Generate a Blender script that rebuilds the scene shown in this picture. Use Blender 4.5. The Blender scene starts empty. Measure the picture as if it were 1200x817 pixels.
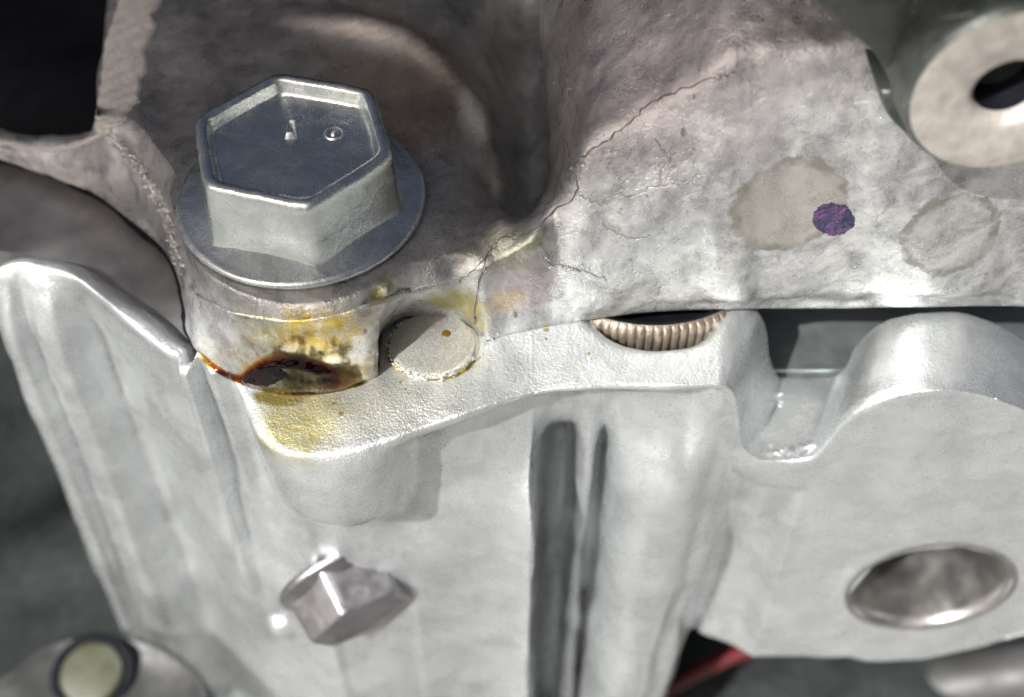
import bpy, bmesh, math, random
import numpy as np
from mathutils import Vector, Matrix, noise
from mathutils.bvhtree import BVHTree

random.seed(7)
S = bpy.context.scene
COL = S.collection
S.unit_settings.system = 'METRIC'
S.unit_settings.scale_length = 0.01          # 1 unit = 1 cm

# ------------------------------------------------------------------ camera
PITCH = math.radians(50.0); FPX = 1500.0; CAMH = 6.7
cam_d = bpy.data.cameras.new('camera'); cam = bpy.data.objects.new('camera', cam_d); COL.objects.link(cam)
cam.location = (0, 0, CAMH); cam.rotation_euler = (math.radians(90) - PITCH, 0, 0)
cam_d.sensor_width = 36; cam_d.lens = 36 * FPX / 1200
cam_d.clip_start = 0.05; cam_d.clip_end = 2000
cam_d.dof.use_dof = True; cam_d.dof.focus_distance = 8.35; cam_d.dof.aperture_fstop = 0.25
S.camera = cam

# ------------------------------------------------------------------ sky, sun, exposure
SUN = Vector((-0.48, -0.50, 0.72)).normalized()          # towards the sun
elev = math.asin(SUN.z); azim = math.atan2(SUN.x, SUN.y)
wd = bpy.data.worlds.new('World'); S.world = wd; wd.use_nodes = True
wn = wd.node_tree; wn.nodes.clear()
sky = wn.nodes.new('ShaderNodeTexSky'); sky.sky_type = 'NISHITA'; sky.sun_disc = False
sky.sun_elevation = elev; sky.sun_rotation = azim; sky.dust_density = 7.0; sky.ozone_density = 0.0; sky.air_density = 0.25
bg = wn.nodes.new('ShaderNodeBackground'); bg.inputs[1].default_value = 0.065
wo = wn.nodes.new('ShaderNodeOutputWorld')
wn.links.new(sky.outputs[0], bg.inputs[0]); wn.links.new(bg.outputs[0], wo.inputs[0])
sl = bpy.data.lights.new('sun', 'SUN'); sl.energy = 5.0; sl.angle = math.radians(0.9); sl.color = (1.0, 0.99, 0.965)
so = bpy.data.objects.new('sun', sl); COL.objects.link(so)
so.rotation_euler = SUN.to_track_quat('Z', 'Y').to_euler(); so.location = SUN * 60
S.view_settings.view_transform = 'Standard'; S.view_settings.look = 'None'
S.view_settings.exposure = 0.74; S.view_settings.gamma = 1.0; S.view_settings.use_curve_mapping = False
S.cycles.max_bounces = 10; S.cycles.transmission_bounces = 8; S.cycles.use_denoising = True
S.cycles.sample_clamp_indirect = 6.0

# ------------------------------------------------------------------ measuring helpers (photo measurement -> place on a known plane)
cP, sP = math.cos(PITCH), math.sin(PITCH)
def ray(px, py):
    a = (px - 600) / FPX; b = (408.5 - py) / FPX
    return Vector((a, cP + b * sP, -sP + b * cP))
CAM = Vector((0, 0, CAMH))
def Z(px, py, z=0.0):
    v = ray(px, py); return CAM + v * ((z - CAMH) / v.z)
def Y(px, py, y):
    v = ray(px, py); return CAM + v * (y / v.y)

# ------------------------------------------------------------------ object helpers
def tag(o, label=None, cat=None, group=None, kind=None):
    if label: o['label'] = label
    if cat: o['category'] = cat
    if group: o['group'] = group
    if kind: o['kind'] = kind
    return o
def thing(name, loc, label, cat, group=None):
    o = bpy.data.objects.new(name, None); COL.objects.link(o); o.location = loc
    o.empty_display_size = 0.3
    return tag(o, label, cat, group)
def wpos(o):
    p = Vector(o.location)
    while o.parent: o = o.parent; p = p + Vector(o.location)
    return p
def mesh_obj(name, verts, faces, mat, parent=None, smooth=True, origin=None):
    """verts in world coordinates"""
    base = wpos(parent) if parent else Vector((0, 0, 0))
    org = Vector(origin) if origin is not None else base
    me = bpy.data.meshes.new(name)
    me.from_pydata([tuple(Vector(v) - org) for v in verts], [], faces); me.update()
    if smooth:
        me.polygons.foreach_set('use_smooth', [True] * len(me.polygons))
    o = bpy.data.objects.new(name, me); COL.objects.link(o)
    if parent: o.parent = parent
    o.location = org - base
    if mat: me.materials.append(mat)
    return o
def fix_normals(o):
    bm = bmesh.new(); bm.from_mesh(o.data); bmesh.ops.recalc_face_normals(bm, faces=bm.faces); bm.to_mesh(o.data); bm.free()
def bevel(o, w, seg=2, ang=35):
    m = o.modifiers.new('bevel', 'BEVEL'); m.width = w; m.segments = seg; m.limit_method = 'ANGLE'; m.angle_limit = math.radians(ang)
    return o

def pchip(C, sub):
    """monotone cubic upsample along axis 0 of control array C, sub[i] samples per span"""
    C = np.asarray(C, float); d = np.diff(C, axis=0)
    m = np.zeros_like(C); m[0] = d[0]; m[-1] = d[-1]
    a, b = d[:-1], d[1:]
    with np.errstate(divide='ignore', invalid='ignore'):
        hm = 2 * a * b / (a + b)
    m[1:-1] = np.where(a * b > 0, np.nan_to_num(hm), 0)
    out = []
    for i in range(len(C) - 1):
        n = sub[i] if not isinstance(sub, int) else sub
        for t in np.arange(n) / n:
            h00 = 2*t**3 - 3*t**2 + 1; h10 = t**3 - 2*t**2 + t; h01 = -2*t**3 + 3*t**2; h11 = t**3 - t**2
            out.append(h00 * C[i] + h10 * m[i] + h01 * C[i+1] + h11 * m[i+1])
    out.append(C[-1]); return np.array(out)
def catmull(C, sub):
    """smooth curve through points (chordal tangents), axis 0"""
    C = np.asarray(C, float); n = len(C); m = np.zeros_like(C)
    m[1:-1] = (C[2:] - C[:-2]) / 2; m[0] = C[1] - C[0]; m[-1] = C[-1] - C[-2]
    out = []
    for i in range(n - 1):
        k = sub[i] if not isinstance(sub, int) else sub
        for t in np.arange(k) / k:
            h00 = 2*t**3 - 3*t**2 + 1; h10 = t**3 - 2*t**2 + t; h01 = -2*t**3 + 3*t**2; h11 = t**3 - t**2
            out.append(h00 * C[i] + h10 * m[i] + h01 * C[i+1] + h11 * m[i+1])
    out.append(C[-1]); return np.array(out)
def loft(net, subc, subr):
    A = np.array([[tuple(p) for p in col] for col in net])       # cols x rows x 3
    A = pchip(A, subc); A = np.swapaxes(A, 0, 1); A = pchip(A, subr)
    return A                                                      # rows x cols x 3
def grid_faces(R, Cn, wrap=False):
    f = []
    for i in range(R - 1):
        for j in range(Cn - (0 if wrap else 1)):
            k = (j + 1) % Cn
            f.append((i*Cn + j, i*Cn + k, (i+1)*Cn + k, (i+1)*Cn + j))
    return f
def grid_normals(A):
    du = np.gradient(A, axis=1); dv = np.gradient(A, axis=0)
    n = np.cross(du, dv); l = np.linalg.norm(n, axis=2, keepdims=True); return n / np.maximum(l, 1e-9)
def rough(A, layers, sign=1.0, mask=None):
    n = grid_normals(A) * sign
    R, Cn, _ = A.shape
    D = np.zeros((R, Cn))
    for (sc, amp, off) in layers:
        for i in range(R):
            for j in range(Cn):
                p = A[i, j]
                D[i, j] += amp * noise.noise(Vector((p[0]*sc + off, p[1]*sc, p[2]*sc)))
    if mask is not None: D *= mask
    return A + n * D[..., None]
def tube(name, pts, rad, mat, parent, seg=8, sub=6, origin=None, jit=0):
    P = catmull([tuple(p) for p in pts], sub); n = len(P)
    rr = [rad(i / (n - 1)) if callable(rad) else rad for i in range(n)]
    V = []; up = Vector((0.13, 0.2, 0.97))
    for i in range(n):
        t = Vector(P[min(i+1, n-1)] - P[max(i-1, 0)]).normalized()
        a = t.cross(up).normalized(); b = t.cross(a)
        for k in range(seg):
            q = 2*math.pi*k/seg; r = rr[i] * (1 + (random.uniform(-jit, jit) if jit else 0))
            V.append(Vector(P[i]) + a*math.cos(q)*r + b*math.sin(q)*r)
    F = grid_faces(n, seg, True)
    F.append(tuple(range(seg - 1, -1, -1))); F.append(tuple((n-1)*seg + k for k in range(seg)))
    return mesh_obj(name, V, F, mat, parent, True, origin)
def lathe(name, prof, mat, parent, centre, axis=(0, 0, 1), seg=96, cap=True, rfun=None, xref=None):
    """prof: list of (r, h); rfun(theta, r, row) may reshape the ring"""
    ax = Vector(axis).normalized(); q = ax.to_track_quat('Z', 'X') if xref is None else None
    if xref is not None:
        x = Vector(xref); x = (x - ax * x.dot(ax)).normalized(); y = ax.cross(x)
    else:
        x = q @ Vector((1, 0, 0)); y = q @ Vector((0, 1, 0))
    V = []; c = Vector(centre)
    for ri, (r, h) in enumerate(prof):
        for k in range(seg):
            t = 2*math.pi*k/seg; rr = rfun(t, r, ri) if rfun else r
            V.append(c + x*math.cos(t)*rr + y*math.sin(t)*rr + ax*h)
    F = grid_faces(len(prof), seg, True)
    if cap:
        F.append(tuple(range(seg - 1, -1, -1))); b = (len(prof) - 1) * seg; F.append(tuple(b + k for k in range(seg)))
    return mesh_obj(name, V, F, mat, parent)

# ------------------------------------------------------------------ materials
class NT:
    def __init__(s, name):
        s.m = bpy.data.materials.new(name); s.m.use_nodes = True; s.t = s.m.node_tree; s.t.nodes.clear()
        s.out = s.n('ShaderNodeOutputMaterial'); s.b = s.n('ShaderNodeBsdfPrincipled'); s.l(s.b.outputs[0], s.out.inputs[0])
        s.geo = s.n('ShaderNodeNewGeometry'); s.pos = s.geo.outputs['Position']
    def n(s, k): return s.t.nodes.new(k)
    def l(s, a, b): s.t.links.new(a, b)
    def put(s, sock, v):
        if hasattr(v, 'is_output'): s.l(v, sock)
        else: sock.default_value = v
    def math(s, op, a, b=0.0, c=0.0, clamp=False):
        q = s.n('ShaderNodeMath'); q.operation = op; q.use_clamp = clamp
        for i, v in enumerate((a, b, c)): s.put(q.inputs[i], v)
        return q.outputs[0]
    def vmul(s, v, sc):
        q = s.n('ShaderNodeVectorMath'); q.operation = 'MULTIPLY'; s.put(q.inputs[0], v); q.inputs[1].default_value = sc; return q.outputs[0]
    def rot(s, v, eul):
        q = s.n('ShaderNodeVectorRotate'); q.rotation_type = 'EULER_XYZ'; s.put(q.inputs['Vector'], v); q.inputs['Rotation'].default_value = eul; return q.outputs[0]
    def noise(s, scale, detail=4, rough=0.55, dist=0.0, vec=None):
        q = s.n('ShaderNodeTexNoise'); q.inputs['Scale'].default_value = scale; q.inputs['Detail'].default_value = detail
        q.inputs['Roughness'].default_value = rough; q.inputs['Distortion'].default_value = dist
        s.l(vec if vec is not None else s.pos, q.inputs['Vector']); return q.outputs[0]
    def voro(s, scale, vec=None, feat='F1'):
        q = s.n('ShaderNodeTexVoronoi'); q.feature = feat; q.inputs['Scale'].default_value = scale
        s.l(vec if vec is not None else s.pos, q.inputs['Vector']); return q.outputs[0]
    def ramp(s, f, lo, hi, a=0.0, b=1.0):
        q = s.n('ShaderNodeMapRange'); q.interpolation_type = 'SMOOTHSTEP'
        s.put(q.inputs[0], f); q.inputs[1].default_value = lo; q.inputs[2].default_value = hi
        s.put(q.inputs[3], a); s.put(q.inputs[4], b); return q.outputs[0]
    def mix(s, f, a, b):
        q = s.n('ShaderNodeMix'); q.data_type = 'RGBA'; s.put(q.inputs[0], f)
        for i, v in ((6, a), (7, b)):
            if hasattr(v, 'is_output'): s.l(v, q.inputs[i])
            else: q.inputs[i].default_value = (v[0], v[1], v[2], 1)
        return q.outputs[2]
    def fmix(s, f, a, b):
        q = s.n('ShaderNodeMix'); q.data_type = 'FLOAT'; s.put(q.inputs[0], f); s.put(q.inputs[2], a); s.put(q.inputs[3], b); return q.outputs[0]
    def bump(s, h, strength, dist, prev=None):
        q = s.n('ShaderNodeBump'); q.inputs['Strength'].default_value = strength; q.inputs['Distance'].default_value = dist
        s.l(h, q.inputs['Height'])
        if prev is not None: s.l(prev, q.inputs['Normal'])
        return q.outputs[0]
    def blob(s, c, rad, wob=0.35, scale=6.0, edge=0.25, eul=None):
        """soft-edged patch of a given size around a point: 1 inside, 0 outside; also returns the distance field"""
        q = s.n('ShaderNodeVectorMath'); q.operation = 'SUBTRACT'; s.l(s.pos, q.inputs[0]); q.inputs[1].default_value = tuple(c)
        v = q.outputs[0]
        if eul: v = s.rot(v, eul)
        v = s.vmul(v, tuple(1.0 / r for r in rad))
        ln = s.n('ShaderNodeVectorMath'); ln.operation = 'LENGTH'; s.l(v, ln.inputs[0])
        d = s.math('MULTIPLY_ADD', s.math('SUBTRACT', s.noise(scale, 5, 0.6), 0.5), wob * 2, ln.outputs['Value'])
        return s.ramp(d, 1.0 - edge, 1.0 + edge, 1.0, 0.0), d
    def done(s, col, metal, rgh, nrm=None, **kw):
        s.put(s.b.inputs['Base Color'], col if hasattr(col, 'is_output') else (*col, 1)); s.put(s.b.inputs['Metallic'], metal); s.put(s.b.inputs['Roughness'], rgh)
        if nrm is not None: s.l(nrm, s.b.inputs['Normal'])
        for k, v in kw.items(): s.put(s.b.inputs[k], v)
        return s.m

def cast_alu(name, lo, hi, metal=0.75, r=(0.38, 0.6), pit=0.5, grain=70, mid=9, midamp=0.5, dist=1.0, extra=None, speck=0.5, gdist=0.006):
    t = NT(name)
    big = t.noise(1.6, 5, 0.6, dist); m = t.noise(mid, 6, 0.6, 0.6); g = t.noise(grain, 3, 0.6); g2 = t.noise(grain * 2.6, 2, 0.6)
    f = t.math('ADD', t.math('MULTIPLY', big, 0.6), t.math('MULTIPLY', m, 0.4))
    col = t.mix(t.ramp(f, 0.33, 0.68), lo, hi)
    spk = t.ramp(t.noise(grain * 0.55, 2, 0.5), 0.66, 0.74)
    col = t.mix(t.math('MULTIPLY', spk, speck), col, tuple(c * 0.3 for c in lo))
    rr = t.ramp(t.math('ADD', t.math('MULTIPLY', m, 0.6), t.math('MULTIPLY', g, 0.4)), 0.35, 0.68, r[0], r[1])
    met = metal
    for (eul, st, th) in (((0.3, 0.5, 0.7), (2.0, 60, 60), 0.70), ((0.2, -0.7, 1.9), (1.6, 70, 70), 0.71)):
        sv = t.noise(1.0, 2, 0.5, 0.0, t.vmul(t.rot(t.pos, eul), st)); sm = t.ramp(sv, th, th + 0.05)
        col = t.mix(t.math('MULTIPLY', sm, 0.5), col, (0.9, 0.9, 0.9)); rr = t.fmix(t.math('MULTIPLY', sm, 0.6), rr, 0.2)
    n = t.bump(m, midamp * 0.5, 0.03); n = t.bump(g, pit, gdist, n); n = t.bump(g2, pit * 0.6, gdist * 0.4, n)
    if extra: col, met, rr, n = extra(t, col, met, rr, n)
    return t.done(col, met, rr, n)

def plain(name, col, metal=0.0, r=0.5, var=0.3, scale=8, bmp=0.2, bscale=40, bd=0.005, **kw):
    t = NT(name)
    c = t.mix(t.ramp(t.noise(scale, 5, 0.6), 0.3, 0.7), tuple(x * (1 - var) for x in col), tuple(min(1, x * (1 + var)) for x in col))
    n = t.bump(t.noise(bscale, 4, 0.6), bmp, bd)
    return t.done(c, metal, t.ramp(t.noise(scale * 1.7, 4), 0.3, 0.7, r * 0.8, min(1, r * 1.2)), n, **kw)

YB = Y(925, 245, 6.0)
def ux(t, col, met, rr, n):
    # flow marks on the cast wall; pale right-hand ones also paint in sunlit brightness
    wv = t.rot(t.pos, (0.0, 0.45, 0.0)); wv = t.vmul(wv, (1.0, 1.0, 2.0))
    wisp = t.noise(4.5, 10, 0.74, 0.9, wv)
    right = t.ramp(t.geo_x, -0.2, 0.6)
    col = t.mix(t.math('MULTIPLY', t.ramp(wisp, 0.5, 0.66), t.math('MULTIPLY', right, 0.5)), col, (0.80, 0.79, 0.76))
    col = t.mix(t.math('MULTIPLY', t.ramp(wisp, 0.46, 0.36), 0.35), col, (0.40, 0.38, 0.37))
    # fine seams and pale flecks left by the die
    q = t.n('ShaderNodeVectorMath'); q.operation = 'ADD'; t.l(t.pos, q.inputs[0])
    nz = t.n('ShaderNodeTexNoise'); nz.inputs['Scale'].default_value = 3.0; nz.inputs['Detail'].default_value = 6; t.l(t.pos, nz.inputs['Vector'])
    t.l(t.vmul(nz.outputs['Color'], (0.5, 0.5, 0.5)), q.inputs[1])
    ve = t.voro(1.7, t.vmul(q.outputs[0], (1, 1, 1.6)), 'DISTANCE_TO_EDGE')
    seam = t.math('MULTIPLY', t.ramp(ve, 0.016, 0.003), t.ramp(t.noise(2.3, 3), 0.48, 0.6))
    col = t.mix(t.math('MULTIPLY', seam, 0.4), col, (0.22, 0.20, 0.185))
    fleck = t.ramp(t.noise(30, 5, 0.75, 0.4), 0.60, 0.70); col = t.mix(t.math('MULTIPLY', fleck, 0.55), col, (0.84, 0.83, 0.80))
    pit = t.ramp(t.noise(24, 5, 0.75, 0.3), 0.40, 0.31); col = t.mix(t.math('MULTIPLY', pit, 0.5), col, (0.17, 0.155, 0.14))
    n = t.bump(t.noise(26, 6, 0.75), 0.5, 0.012, n); n = t.bump(t.math('SUBTRACT', 1.0, seam), 0.2, 0.006, n)
    # dried water marks: filled patch with a darker rim
    for (px, py, rx, rz, fill) in ((925, 245, 0.37, 0.36, 0.62), (1112, 270, 0.31, 0.34, 0.22)):
        c = Y(px, py, 5.95)
        m, d = t.blob(c, (rx, 3, rz), 0.2, 9.0, 0.04, (0, 0.5, 0))
        col = t.mix(t.math('MULTIPLY', m, fill), col, (0.42, 0.39, 0.33))
        rim = t.math('MULTIPLY', t.ramp(d, 0.80, 0.93), t.ramp(d, 1.06, 1.0))
        rim = t.math('MULTIPLY', rim, t.ramp(t.noise(6, 4, 0.6), 0.36, 0.6, 0.25, 1.0)); col = t.mix(t.math('MULTIPLY', rim, 0.85), col, (0.22, 0.205, 0.18)); rr = t.fmix(t.math('MULTIPLY', rim, 0.7), rr, 0.62)
    # brownish and purple tarnish; the dark boss-top and trough patches also paint in shade
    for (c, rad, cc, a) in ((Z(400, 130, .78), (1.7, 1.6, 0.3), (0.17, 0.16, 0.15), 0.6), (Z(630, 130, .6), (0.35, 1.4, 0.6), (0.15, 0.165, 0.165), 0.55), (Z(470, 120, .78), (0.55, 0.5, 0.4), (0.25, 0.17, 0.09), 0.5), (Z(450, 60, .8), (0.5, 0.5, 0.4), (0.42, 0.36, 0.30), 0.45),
                            (Y(610, 320, 5.9), (0.22, 0.4, 0.25), (0.36, 0.27, 0.30), 0.6), (Y(780, 50, 6.8), (1.2, 0.9, 0.6), (0.42, 0.36, 0.37), 0.55),
                            (Y(590, 345, 5.8), (0.14, 0.25, 0.12), (0.55, 0.42, 0.16), 0.45), (Z(558, 118, .85), (0.12, 0.28, 0.3), (0.80, 0.78, 0.72), 0.75), (Z(582, 175, .85), (0.05, 0.22, 0.3), (0.80, 0.78, 0.72), 0.6), (Z(420, 40, .85), (0.5, 0.16, 0.3), (0.66, 0.62, 0.56), 0.5)):
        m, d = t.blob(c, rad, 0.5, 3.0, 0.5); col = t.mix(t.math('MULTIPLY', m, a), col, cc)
    # oil: yellow film and dirty green crevice grime round the boss
    for (c, rad, cc, a, sc, rg) in ((Y(375, 395, 5.25), (0.30, 0.4, 0.17), (0.60, 0.44, 0.06), 0.95, 9.0, 0.2), (Y(300, 395, 5.3), (0.16, 0.5, 0.2), (0.33, 0.30, 0.16), 0.7, 9.0, 0.25),
                                (Y(525, 345, 5.8), (0.13, 0.4, 0.14), (0.30, 0.27, 0.02), 0.9, 10.0, 0.4), (Y(450, 350, 5.45), (0.1, 0.3, 0.06), (0.22, 0.19, 0.02), 0.9, 14.0, 0.4),
                                (Y(556, 365, 5.75), (0.09, 0.3, 0.2), (0.46, 0.38, 0.08), 0.8, 12.0, 0.4), (Y(444, 405, 5.5), (0.1, 0.3, 0.22), (0.20, 0.17, 0.05), 0.85, 8.0, 0.4),
                                (Z(585, 285, .8), (0.3, 0.16, 0.2), (0.20, 0.20, 0.05), 0.55, 16.0, 0.5), (Y(345, 440, 5.25), (0.42, 0.3, 0.12), (0.36, 0.22, 0.05), 0.7, 8.0, 0.12)):
        m, d = t.blob(c, rad, 0.6, sc, 0.45); k = t.math('MULTIPLY', t.math('MULTIPLY', m, a), t.ramp(t.noise(17, 4, 0.65, 0.8, t.vmul(t.rot(t.pos, (0, .7, 0)), (1, 1, .4))), 0.36, 0.62, 0.25, 1.0))
        col = t.mix(k, col, cc); rr = t.fmix(k, rr, rg)
    # wet streak on the left flank of the boss
    m, d = t.blob(Y(285, 405, 5.35), (0.13, 0.4, 0.5), 0.3, 7.0, 0.4); rr = t.fmix(m, rr, 0.16)
    m, d = t.blob(Y(400, 430, 5.3), (0.2, 0.3, 0.16), 0.3, 7.0, 0.4); rr = t.fmix(m, rr, 0.14)
    return col, met, rr, n
def mk_upper():
    def ex(t, col, met, rr, n):
        sp = t.n('ShaderNodeSeparateXYZ'); t.l(t.pos, sp.inputs[0]); t.geo_x = sp.outputs[0]
        return ux(t, col, met, rr, n)
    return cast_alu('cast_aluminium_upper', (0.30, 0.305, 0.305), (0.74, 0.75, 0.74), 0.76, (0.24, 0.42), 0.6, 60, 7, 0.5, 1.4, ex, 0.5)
def lx(t, col, met, rr, n):
    m, d = t.blob(Z(352, 490, 0), (0.26, 0.30, 0.25), 0.45, 5.0, 0.45)
    k = t.math('MULTIPLY', m, t.ramp(t.noise(11, 5, 0.7, 0.5), 0.3, 0.62, 0.45, 0.9)); streak = t.noise(9.0, 4, 0.6, 0.4)
    col = t.mix(k, col, t.mix(t.ramp(streak, 0.35, 0.65), (0.40, 0.36, 0.07), (0.62, 0.55, 0.22))); rr = t.fmix(k, rr, 0.3)
    m, d = t.blob(Z(330, 467, 0), (0.2, 0.07, 0.2), 0.3, 9.0, 0.25); k = t.math('MULTIPLY', m, 0.9)
    col = t.mix(k, col, (0.30, 0.24, 0.02)); rr = t.fmix(k, rr, 0.2)
    m, d = t.blob(Z(440, 470, 0), (0.55, 0.3, 0.3), 0.5, 5.0, 0.5); col = t.mix(t.math('MULTIPLY', m, 0.35), col, (0.66, 0.62, 0.46))
    for (px, py, r) in ((400, 488, .02), (392, 475, .012), (512, 447, .012), (476, 460, .01), (690, 415, .012), (470, 452, .012), (500, 440, .008), (640, 388, .02), (640, 398, .012)):
        m, d = t.blob(Z(px, py, 0), (r, r, .1), 0.3, 30.0, 0.2); col = t.mix(t.math('MULTIPLY', m, 0.85), col, (0.36, 0.24, 0.03))
    sp = t.n('ShaderNodeSeparateXYZ'); t.l(t.pos, sp.inputs[0])
    lg = t.ramp(sp.outputs[2], -0.10, -0.02)      # the sand-cast ledge is grainier than the die-cast front
    gr = t.math('ADD', t.noise(40, 4, 0.7), t.math('MULTIPLY', t.noise(9, 3, 0.6), 0.8))
    n = t.bump(t.math('MULTIPLY', gr, lg), 0.6, 0.010, n); rr = t.fmix(t.math('MULTIPLY', lg, 0.5), rr, 0.5)
    big = t.noise(1.3, 3, 0.5, 0.8); rr = t.math('ADD', rr, t.ramp(big, 0.4, 0.65, -0.03, 0.05))
    return col, met, rr, n

M = {}
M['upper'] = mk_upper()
M['lower'] = cast_alu('cast_aluminium_lower', (0.60, 0.63, 0.635), (0.76, 0.79, 0.79), 0.82, (0.22, 0.35), 0.8, 60, 5, 0.15, 0.8, lx, 0.4, 0.005)
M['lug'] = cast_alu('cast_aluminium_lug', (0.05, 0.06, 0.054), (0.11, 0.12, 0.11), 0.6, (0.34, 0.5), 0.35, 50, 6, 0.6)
M['lugface'] = plain('machined_lug_face', (0.40, 0.375, 0.34), 0.4, 0.5, 0.16, 9, 0.4, 14, 0.02)
M['plate'] = plain('dark_machined_plate', (0.40, 0.395, 0.39), 0.75, 0.42, 0.18, 3, 0.25, 60, 0.003)
M['gasket'] = plain('grey_steel_plate', (0.17, 0.19, 0.19), 0.7, 0.45, 0.15, 4, 0.25, 50, 0.004)
M['black'] = plain('black_rubber_and_shade', (0.006, 0.007, 0.010), 0.0, 0.7, 0.3, 3, 0.15, 20, 0.01, **{'Specular IOR Level': 0.12})
M['shade_plate'] = plain('black_plastic', (0.02, 0.02, 0.022), 0.0, 0.5)
M['wire'] = plain('red_wire_insulation', (0.075, 0.004, 0.007), 0.0, 0.5, 0.15)
M['crack'] = plain('dark_grime', (0.15, 0.13, 0.115), 0.2, 0.6, 0.5, 20, 0.5, 50, 0.01)
M['flash'] = plain('bright_torn_metal', (0.74, 0.73, 0.70), 0.85, 0.33, 0.15, 30, 0.9, 45, 0.02)
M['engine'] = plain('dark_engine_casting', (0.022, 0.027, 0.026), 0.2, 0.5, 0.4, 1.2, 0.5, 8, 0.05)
M['bracket'] = plain('grey_bracket_steel', (0.035, 0.036, 0.036), 0.3, 0.45, 0.25, 4, 0.3, 30, 0.01)
M['plug'] = plain('olive_plug', (0.05, 0.052, 0.03), 0.0, 0.45, 0.15, 5, 0.2, 30, 0.01)
M['pipe'] = plain('grey_pipe', (0.075, 0.075, 0.075), 0.3, 0.5, 0.2, 2, 0.2, 20, 0.01)
def patchy_ground():
    t = NT('patchy_reflection_ground')
    a = t.noise(0.07, 4, 0.55, 0.6); b = t.noise(0.6, 5, 0.6)
    c = t.mix(t.ramp(a, 0.38, 0.54), (0.03, 0.031, 0.033), (0.24, 0.24, 0.235)); c = t.mix(t.math('MULTIPLY', t.ramp(b, 0.4, 0.7), 0.3), c, (0.2, 0.19, 0.18))  # dark and pale patches invented to vary reflections in the castings
    return t.done(c, 0.0, 0.85, t.bump(b, 0.3, 0.1))
M['ground'] = patchy_ground()
M['sinter'] = plain('sintered_bronze_grey', (0.21, 0.175, 0.14), 0.6, 0.42, 0.3, 12, 0.6, 45, 0.01)

def zinc(name, tint, r=(0.24, 0.42), irid=0.25):
    t = NT(name)
    m = t.noise(5, 6, 0.65, 0.6); g = t.noise(60, 4, 0.65)
    col = t.mix(t.ramp(m, 0.3, 0.7), tuple(c * 0.78 for c in tint), tint)
    col = t.mix(t.math('MULTIPLY', t.ramp(t.noise(7, 3, 0.5, 1.0), 0.56, 0.72), irid), col, (0.55, 0.55, 0.68))
    col = t.mix(t.math('MULTIPLY', t.ramp(t.noise(38, 3, 0.6), 0.66, 0.75), 0.6), col, (0.2, 0.22, 0.22))
    sc = t.noise(18, 3, 0.6, 0.0, t.vmul(t.rot(t.pos, (0, 0, 0.6)), (1, 14, 1)))
    n = t.bump(g, 0.3, 0.005); n = t.bump(sc, 0.12, 0.006, n); n = t.bump(m, 0.25, 0.03, n)
    return t.done(col, 1.0, t.ramp(t.math('ADD', t.math('MULTIPLY', m, .5), t.math('MULTIPLY', g, .5)), 0.35, 0.65, r[0], r[1]), n)
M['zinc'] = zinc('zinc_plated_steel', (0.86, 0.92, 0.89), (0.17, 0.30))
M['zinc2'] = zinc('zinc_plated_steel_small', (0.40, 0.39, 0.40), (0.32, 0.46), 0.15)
def brushed(name, col, eul, st=(1, 18, 1), sc=14, r=0.36, metal=0.8):
    t = NT(name); v = t.vmul(t.rot(t.pos, eul), st)
    a = t.noise(sc, 5, 0.7, 0.3, v); b = t.noise(sc * 3, 3, 0.6, 0, v)
    c = t.mix(t.ramp(a, 0.3, 0.7), tuple(x * 0.72 for x in col), col)
    n = t.bump(a, 0.8, 0.03); n = t.bump(b, 0.5, 0.01, n)
    return t.done(c, metal, t.ramp(b, 0.3, 0.7, r * 0.8, r * 1.3), n)
M['chamfer'] = brushed('milled_edge', (0.96, 0.94, 0.87), (0, 0, 0.5), metal=0.0)
M['dowel'] = brushed('ground_dowel', (0.72, 0.72, 0.66), (0, 0, 0.45), (2, 22, 1), 12, 0.3, 0.9)
def paint():
    t = NT('violet_paint'); v = t.vmul(t.rot(t.pos, (0, 0.5, 0)), (1, 1, 2.6))
    a = t.noise(13, 5, 0.65, 2.6, v); c0 = t.noise(5, 2, 0.5)
    c = t.mix(t.ramp(c0, 0.42, 0.58), (0.035, 0.045, 0.12), (0.15, 0.065, 0.19)); c = t.mix(t.ramp(a, 0.52, 0.40), c, (0.012, 0.012, 0.03))
    return t.done(c, 0.1, 0.38, t.bump(a, 1.0, 0.06))
M['paint'] = paint()
def oil():
    t = NT('engine_oil'); at = t.n('ShaderNodeAttribute'); at.attribute_name = 'thickness'; th = at.outputs['Fac']
    cr = t.n('ShaderNodeValToRGB'); t.l(t.math('MULTIPLY', th, 10.0), cr.inputs[0]); E = cr.color_ramp.elements
    E[0].position = 0.0; E[0].color = (1, 1, 1, 1); E[1].position = 1.0; E[1].color = (0.012, 0.003, 0.001, 1)
    for p, c in ((0.05, (0.96, 0.86, 0.50, 1)), (0.12, (0.74, 0.50, 0.14, 1)), (0.28, (0.42, 0.12, 0.014, 1)), (0.5, (0.17, 0.028, 0.004, 1))):
        e = E.new(p); e.color = c
    tr = t.n('ShaderNodeBsdfTransparent'); t.l(cr.outputs[0], tr.inputs[0])
    gl = t.n('ShaderNodeBsdfGlossy'); gl.inputs['Roughness'].default_value = 0.05
    fr = t.n('ShaderNodeFresnel'); fr.inputs[0].default_value = 1.47
    nb = t.bump(t.noise(7, 3, 0.5), 0.35, 0.03); t.l(nb, gl.inputs['Normal']); t.l(nb, fr.inputs['Normal'])
    mx = t.n('ShaderNodeMixShader'); t.l(t.math('MULTIPLY', fr.outputs[0], t.ramp(th, 0.0, 0.004)), mx.inputs[0]); t.l(tr.outputs[0], mx.inputs[1]); t.l(gl.outputs[0], mx.inputs[2])
    t.l(mx.outputs[0], t.out.inputs[0]); t.t.nodes.remove(t.b)
    return t.m
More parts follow.
